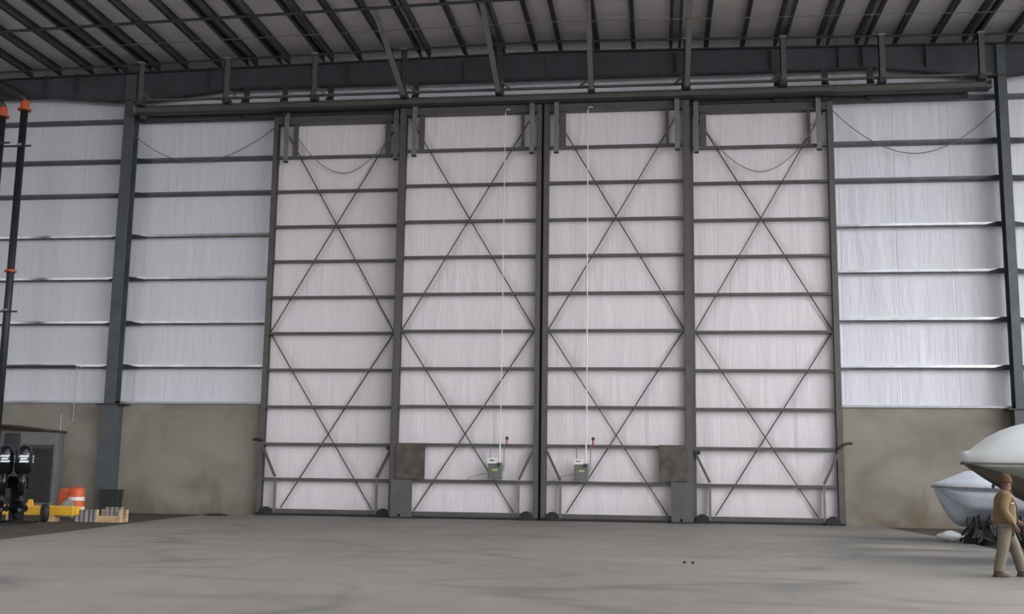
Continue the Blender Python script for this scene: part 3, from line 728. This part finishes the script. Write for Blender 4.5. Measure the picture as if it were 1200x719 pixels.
tr2 = empty('boat_trailer', (9.5, 33.8, GZ0), 'dark boat trailer frame under the smaller wrapped boat', 'trailer')
tr2.rotation_euler = (0, 0, math.radians(8))
for y in (-.55, .55):
    MB().box(.2, 4.2, y-.04, y+.04, .34, .44).build('side_rail', M['steel_dark'], tr2)
MB().beam((.2, -.55, .39), (-.7, 0, .39), .08, .1).beam((.2, .55, .39), (-.7, 0, .39), .08, .1).build('drawbar', M['steel_dark'], tr2)
for x in (.3, 1.8, 3.4): MB().box(x-.04, x+.04, -.85, .85, .33, .41).build('cross_member', M['steel_dark'], tr2)
for x in (2.6,):
    for s in (-1, 1):
        t = MB().lathe([(.12, -.09), (.26, -.1), (.31, -.05), (.31, .05), (.26, .1), (.12, .09)], (x, s*.92, .31), 'y', 24).build('wheel', M['rubber'], tr2, smooth=True)
        MB().lathe([(.02, -.07), (.15, -.07), (.15, .07), (.02, .07)], (x, s*.92, .31), 'y', 16).build('rim', M['steel_light'], t)
MB().box(-.72, -.6, -.05, .05, 0, .95).build('winch_post', M['steel_dark'], tr2)
# small items around it
o = MB().box(-.12, .12, -.1, .1, 0, .14).build('wood_block', M['wood'], bevel=.01); o.location = (8.72, 33.4, 0.44+.02)
o.location = (8.62, 33.2, 0); tag(o, 'small pale wood block on the slab below the smaller boat', 'wood block')
for nm, c, sz, seed, lab in (('scrap_heap', (9.05, 32.9), (.62, .3, .95), 3, 'tangled dark heap of straps and scrap beside the trailer'),
                             ('scrap_heap', (9.85, 31.8), (.75, .4, 1.15), 5, 'dark heap of hoses and scrap behind the walking person')):
    random.seed(seed); h = MB()
    for k in range(46):
        a = random.uniform(0, 2*PI); r0 = random.uniform(.1, 1); x0, y0_ = sz[0]*r0*math.cos(a), sz[1]*r0*math.sin(a)
        a2 = a+random.uniform(-1.5, 1.5); zt_ = sz[2]*(1.15-r0)*random.uniform(.5, 1.)
        h.tube([(x0, y0_, .02), ((x0+sz[0]*.3*math.cos(a2)), y0_+.2*math.sin(a2), zt_), (x0+sz[0]*.7*math.cos(a2), y0_+.3*math.sin(a2), zt_*.5)], random.uniform(.02, .05), 6)
    rings = [[(sz[0]*q*math.cos(t)*(1+.15*math.sin(3*t+q)), sz[1]*q*math.sin(t), z*sz[2]) for t in [2*PI*j/16 for j in range(16)]] for q, z in ((1, 0), (.9, .2), (.65, .45), (.3, .62))]
    h.loft(rings)
    o = h.build(nm, M['debris']); o.location = (c[0], c[1], GZ0); tag(o, lab, 'scrap heap')
# white sack
sk = MB(); rings = []
for k in range(11):
    t = k/10; r = math.sin(PI*min(.97, max(.04, t)))**.55
    rings.append([(-.38+.76*t, .2*r*math.cos(a)*(1+.1*math.sin(5*t*PI+a)), .14+.135*r*math.sin(a)*(1+.12*math.sin(9*t+2*a))) for a in [2*PI*j/16 for j in range(16)]])
sk.loft(rings); o = sk.build('sack', M['bag'], smooth=True); o.location = (8.30, 33.7, -.012); o.rotation_euler = (0, 0, -.3); o.scale = (.95, 1.1, 1.15)
tag(o, 'white plastic sack lying on the slab edge near the smaller boat', 'sack')
# small stones on the slab
for x, y in ((.52, 22.5), (.68, 22.45)):
    o = MB().loft([superring(0, 0, 0, .03, .025, 8, 2), superring(0, 0, .025, .035, .03, 8, 2), superring(.005, 0, .045, .015, .012, 8, 2)]).build('pebble', M['rubber'])
    o.location = (x, y, 0); tag(o, 'small black pebble on the bare slab before the right-centre door leaf', 'pebble', 'pebbles on the slab')
o = MB().loft([superring(0, 0, -.01, .55, .35, 18, 2), superring(.05, 0, .05, .4, .22, 18, 2), superring(.1, 0, .075, .15, .1, 18, 2)]).build('dirt_pile', M['debris'], smooth=True)
o.location = (-17.6, 43.4, 0); tag(o, 'flat dark smear of dirt on the slab before the left concrete wall', 'dirt')

# ------------------------------------------------------------------ person
def skin_obj(name, joints, edges, m, parent, sub=2):
    me = bpy.data.meshes.new(name); names = list(joints)
    me.from_pydata([joints[k][0] for k in names], [(names.index(a), names.index(b)) for a, b in edges], [])
    o = bpy.data.objects.new(name, me); COL.objects.link(o); o.parent = parent; me.materials.append(m)
    sm = o.modifiers.new('skin', 'SKIN'); sm.use_smooth_shade = True
    if not me.skin_vertices: me.attributes  # noqa
    for i, k in enumerate(names):
        r = joints[k][1]; r = r if isinstance(r, tuple) else (r, r)
        me.skin_vertices[0].data[i].radius = r
        me.skin_vertices[0].data[i].use_root = (i == 0)
    ss = o.modifiers.new('sub', 'SUBSURF'); ss.levels = ss.render_levels = sub
    return o
def ensure_skin(me):
    bm_ = bmesh.new(); bm_.from_mesh(me); bm_.verts.layers.skin.verify(); bm_.to_mesh(me); bm_.free()
_old = skin_obj
def skin_obj(name, joints, edges, m, parent, sub=2):
    me = bpy.data.meshes.new(name); names = list(joints); bm_ = bmesh.new(); lay = bm_.verts.layers.skin.verify()
    V = {}
    for i, k in enumerate(names):
        v = bm_.verts.new(joints[k][0]); r = joints[k][1]; v[lay].radius = r if isinstance(r, tuple) else (r, r)
        v[lay].use_root = (i == 0); V[k] = v
    for a, b_ in edges: bm_.edges.new((V[a], V[b_]))
    bm_.to_mesh(me); bm_.free(); me.materials.append(m)
    o = bpy.data.objects.new(name, me); COL.objects.link(o); o.parent = parent
    sm = o.modifiers.new('skin', 'SKIN'); sm.use_smooth_shade = True
    ss = o.modifiers.new('sub', 'SUBSURF'); ss.levels = ss.render_levels = sub
    return o

P = empty('person', (6.11, 21.0, 0), 'person in brown knit cap, tan jacket and beige trousers walking at the right edge', 'person')
J = {
 'pelvis': ((.0, 0, .93), (.13, .11)), 'waist': ((.0, 0, 1.08), (.125, .10)), 'chest': ((.02, 0, 1.28), (.15, .115)), 'upper': ((.02, 0, 1.40), (.13, .10)),
 'neck': ((.035, 0, 1.49), (.055, .055)), 'jaw': ((.065, 0, 1.555), (.062, .07)), 'skull': ((.06, 0, 1.645), (.078, .092)), 'crown': ((.055, 0, 1.70), (.06, .07)),
 'rsh': ((.0, -.19, 1.40), .058), 'relb': ((-.08, -.25, 1.14), .042), 'rwr': ((.09, -.235, .92), .028),
 'lsh': ((.03, .19, 1.40), .058), 'lelb': ((.10, .25, 1.14), .042), 'lwr': ((.26, .20, .98), .028),
 'rhip': ((-.01, -.10, .88), .092), 'rknee': ((-.06, -.10, .50), .058), 'rank': ((-.17, -.10, .11), .038), 'rball': ((-.03, -.10, .045), .035),
 'lhip': ((.01, .10, .88), .092), 'lknee': ((.16, .10, .50), .058), 'lank': ((.27, .10, .11), .038), 'lball': ((.42, .10, .045), .035),
}
E_ = [('pelvis', 'waist'), ('waist', 'chest'), ('chest', 'upper'), ('upper', 'neck'), ('neck', 'jaw'), ('jaw', 'skull'), ('skull', 'crown'),
      ('upper', 'rsh'), ('rsh', 'relb'), ('relb', 'rwr'), ('upper', 'lsh'), ('lsh', 'lelb'), ('lelb', 'lwr'),
      ('pelvis', 'rhip'), ('rhip', 'rknee'), ('rknee', 'rank'), ('rank', 'rball'), ('pelvis', 'lhip'), ('lhip', 'lknee'), ('lknee', 'lank'), ('lank', 'lball')]
for s, wrist, base in (('r', Vector((.09, -.235, .92)), Vector((.125, -.225, .865))), ('l', Vector((.26, .20, .98)), Vector((.315, .19, .945)))):
    d = (base-wrist).normalized()
    J[s+'palm'] = (tuple(base), (.030, .018)); E_.append((s+'wr', s+'palm'))
    side = Vector((0, 1, 0)).cross(d).normalized()
    for k, (off, ln) in enumerate(((-.027, .062), (-.009, .072), (.009, .068), (.026, .055))):
        b0 = base+d*.03+side*off; b1_ = b0+d*ln*.5+Vector((0, .008, 0)); b2_ = b1_+d*ln*.45+Vector((.012, .014 if s == 'r' else -.014, -.004))
        J['%sf%da' % (s, k)] = (tuple(b0), .0095); J['%sf%db' % (s, k)] = (tuple(b1_), .0088); J['%sf%dc' % (s, k)] = (tuple(b2_), .0075)
        E_ += [(s+'palm', '%sf%da' % (s, k)), ('%sf%da' % (s, k), '%sf%db' % (s, k)), ('%sf%db' % (s, k), '%sf%dc' % (s, k))]
    t0 = base-d*.01+side*.035; t1 = t0+d*.035+side*.012
    J[s+'t0'] = (tuple(t0), .011); J[s+'t1'] = (tuple(t1), .009); E_ += [(s+'palm', s+'t0'), (s+'t0', s+'t1')]
body = skin_obj('body', J, E_, M['skin'], P)
# face: nose, brow, lips, ears, eyes
f = MB(); f.loft([[(.135, -.012, 1.63), (.135, .012, 1.63), (.130, 0, 1.66)], [(.165, -.016, 1.595), (.165, .016, 1.595), (.172, 0, 1.607)], [(.135, -.02, 1.585), (.135, .02, 1.585), (.14, 0, 1.59)]])
f.build('nose', M['skin'], P, smooth=True)
for s in (-1, 1):
    MB().lathe([(.001, -.011), (.009, -.006), (.011, 0), (.009, .006), (.001, .011)], (.132, s*.032, 1.637), 'x', 10).build('eye', M['hair'], P, smooth=True)
    MB().lathe([(.005, -.008), (.026, -.005), (.03, .004), (.012, .008)], (.058, s*.092, 1.615), 'y', 12).build('ear', M['skin'], P, smooth=True)
MB().box(.128, .146, -.024, .024, 1.556, 1.566).build('mouth', M['red'], P, bevel=.003)
# knit cap
MB().lathe([(.097, 1.655), (.108, 1.66), (.110, 1.69), (.104, 1.72), (.085, 1.765), (.045, 1.795), (.005, 1.80)], (.05, 0, 0), 'z', 24).build('knit_cap', M['hat'], P, smooth=True)
MB().lathe([(.102, 1.635), (.114, 1.64), (.116, 1.675), (.104, 1.68)], (.05, 0, 0), 'z', 24).build('cap_cuff', M['hat'], P, smooth=True)
JK = {'hem': ((.0, 0, .84), (.215, .185)), 'w': ((.0, 0, .98), (.215, .185)), 'c': ((.01, 0, 1.24), (.205, .17)), 'u': ((.01, 0, 1.40), (.155, .12)), 'col': ((.035, 0, 1.495), (.095, .09)),
      'rs': ((-.01, -.20, 1.385), .095), 're': ((-.10, -.275, 1.15), .085), 'rw': ((.075, -.245, .93), .068),
      'ls': ((.03, .20, 1.385), .095), 'le': ((.105, .262, 1.14), .082), 'lw': ((.26, .205, .99), .066)}
jk = skin_obj('jacket', JK, [('hem', 'w'), ('w', 'c'), ('c', 'u'), ('u', 'col'), ('u', 'rs'), ('rs', 're'), ('re', 'rw'), ('u', 'ls'), ('ls', 'le'), ('le', 'lw')], M['jacket'], P)
MB().tube([(.205, -.01, .80), (.222, -.012, .98), (.215, -.012, 1.22), (.165, -.01, 1.40), (.125, -.005, 1.49)], .012, 6).build('zip', M['zip'], jk)
MB().box(.08, .12, -.180, -.165, 1.27, 1.30).build('chest_patch', M['paper'], jk)
TK = {'p': ((.0, 0, .90), (.15, .14)), 'rh': ((-.03, -.10, .82), .125), 'rk': ((-.08, -.11, .50), .108), 'ra': ((-.165, -.10, .14), .096), 're': ((-.17, -.10, .075), .098),
      'lh': ((.04, .10, .82), .125), 'lk': ((.19, .11, .50), .108), 'la': ((.275, .10, .14), .096), 'le': ((.28, .10, .075), .098)}
skin_obj('trousers', TK, [('p', 'rh'), ('rh', 'rk'), ('rk', 'ra'), ('ra', 're'), ('p', 'lh'), ('lh', 'lk'), ('lk', 'la'), ('la', 'le')], M['trousers'], P)
for x, y in ((-.13, -.10), (.33, .10)):
    def ring(z, a, b_, o_=0): return superring(x+o_, y, z, a, b_, 18, 2.4)
    sh = MB().loft([ring(0, .14, .047), ring(.022, .142, .05), ring(.05, .135, .047), ring(.08, .09, .043, -.035), ring(.12, .062, .045, -.055)]).build('shoe', M['shoe'], P, smooth=True)
    MB().loft([ring(0, .146, .052), ring(.02, .146, .052)]).build('sole', M['rubber'], sh)

# ------------------------------------------------------------------ light: overcast sky through the open rear and right side
W = bpy.data.worlds.new('World'); S.world = W; W.use_nodes = True
bg = W.node_tree.nodes['Background']; bg.inputs['Color'].default_value = (.965, .972, .99, 1); bg.inputs['Strength'].default_value = 1.0
# hazy overcast sky, brightest towards the hidden sun on the right
nt = W.node_tree; tc = nt.nodes.new('ShaderNodeTexCoord')
dt = nt.nodes.new('ShaderNodeVectorMath'); dt.operation = 'DOT_PRODUCT'; dt.inputs[1].default_value = Vector((.94, -.05, .30)).normalized()
nt.links.new(tc.outputs['Generated'], dt.inputs[0])
rp = nt.nodes.new('ShaderNodeMapRange'); rp.inputs['From Min'].default_value = .15; rp.inputs['From Max'].default_value = 1.
rp.inputs['To Min'].default_value = .70; rp.inputs['To Max'].default_value = 6.5; rp.interpolation_type = 'SMOOTHSTEP'
nt.links.new(dt.outputs['Value'], rp.inputs['Value']); nt.links.new(rp.outputs[0], bg.inputs['Strength'])
def portal(loc, rot, sx, sy):
    l = bpy.data.lights.new('portal', 'AREA'); l.shape = 'RECTANGLE'; l.size = sx; l.size_y = sy; l.cycles.is_portal = True
    o = bpy.data.objects.new('daylight_opening', l); COL.objects.link(o); o.location = loc; o.rotation_euler = rot
portal(((LX+RX)/2, BY, 9.8), (math.radians(90), 0, 0), RX-LX, 19.6)             # rear opening, facing +Y
portal((RX, (BY+OPY)/2, 11.9), (math.radians(90), 0, math.radians(90)), OPY-BY, 14.6)   # right side opening, facing -X

for a, b_, c_, d_ in SKY: portal(((a+b_)/2, (c_+d_)/2, 20.3), (0, 0, 0), b_-a, d_-c_)  # added unseen skylights, facing down

# ------------------------------------------------------------------ camera
cam = bpy.data.cameras.new('camera'); co = bpy.data.objects.new('camera', cam); COL.objects.link(co)
r = Vector((0.9916494472, 0.1281754416, 0.0142277898)); u = Vector((0.0058662899, -0.1550437192, 0.9878901922)); fw = Vector((-0.1288291911, 0.9795572986, 0.1545009328))
m4 = Matrix(((r.x, u.x, -fw.x, 0), (r.y, u.y, -fw.y, 0), (r.z, u.z, -fw.z, 1.55), (0, 0, 0, 1)))
co.matrix_world = m4
cam.sensor_width = 36; cam.lens = 1300/1200*36; cam.clip_end = 300
S.camera = co
S.view_settings.view_transform = 'Standard'; S.view_settings.look = 'None'; S.view_settings.gamma = 1
S.view_settings.use_curve_mapping = False; S.view_settings.exposure = 0.38
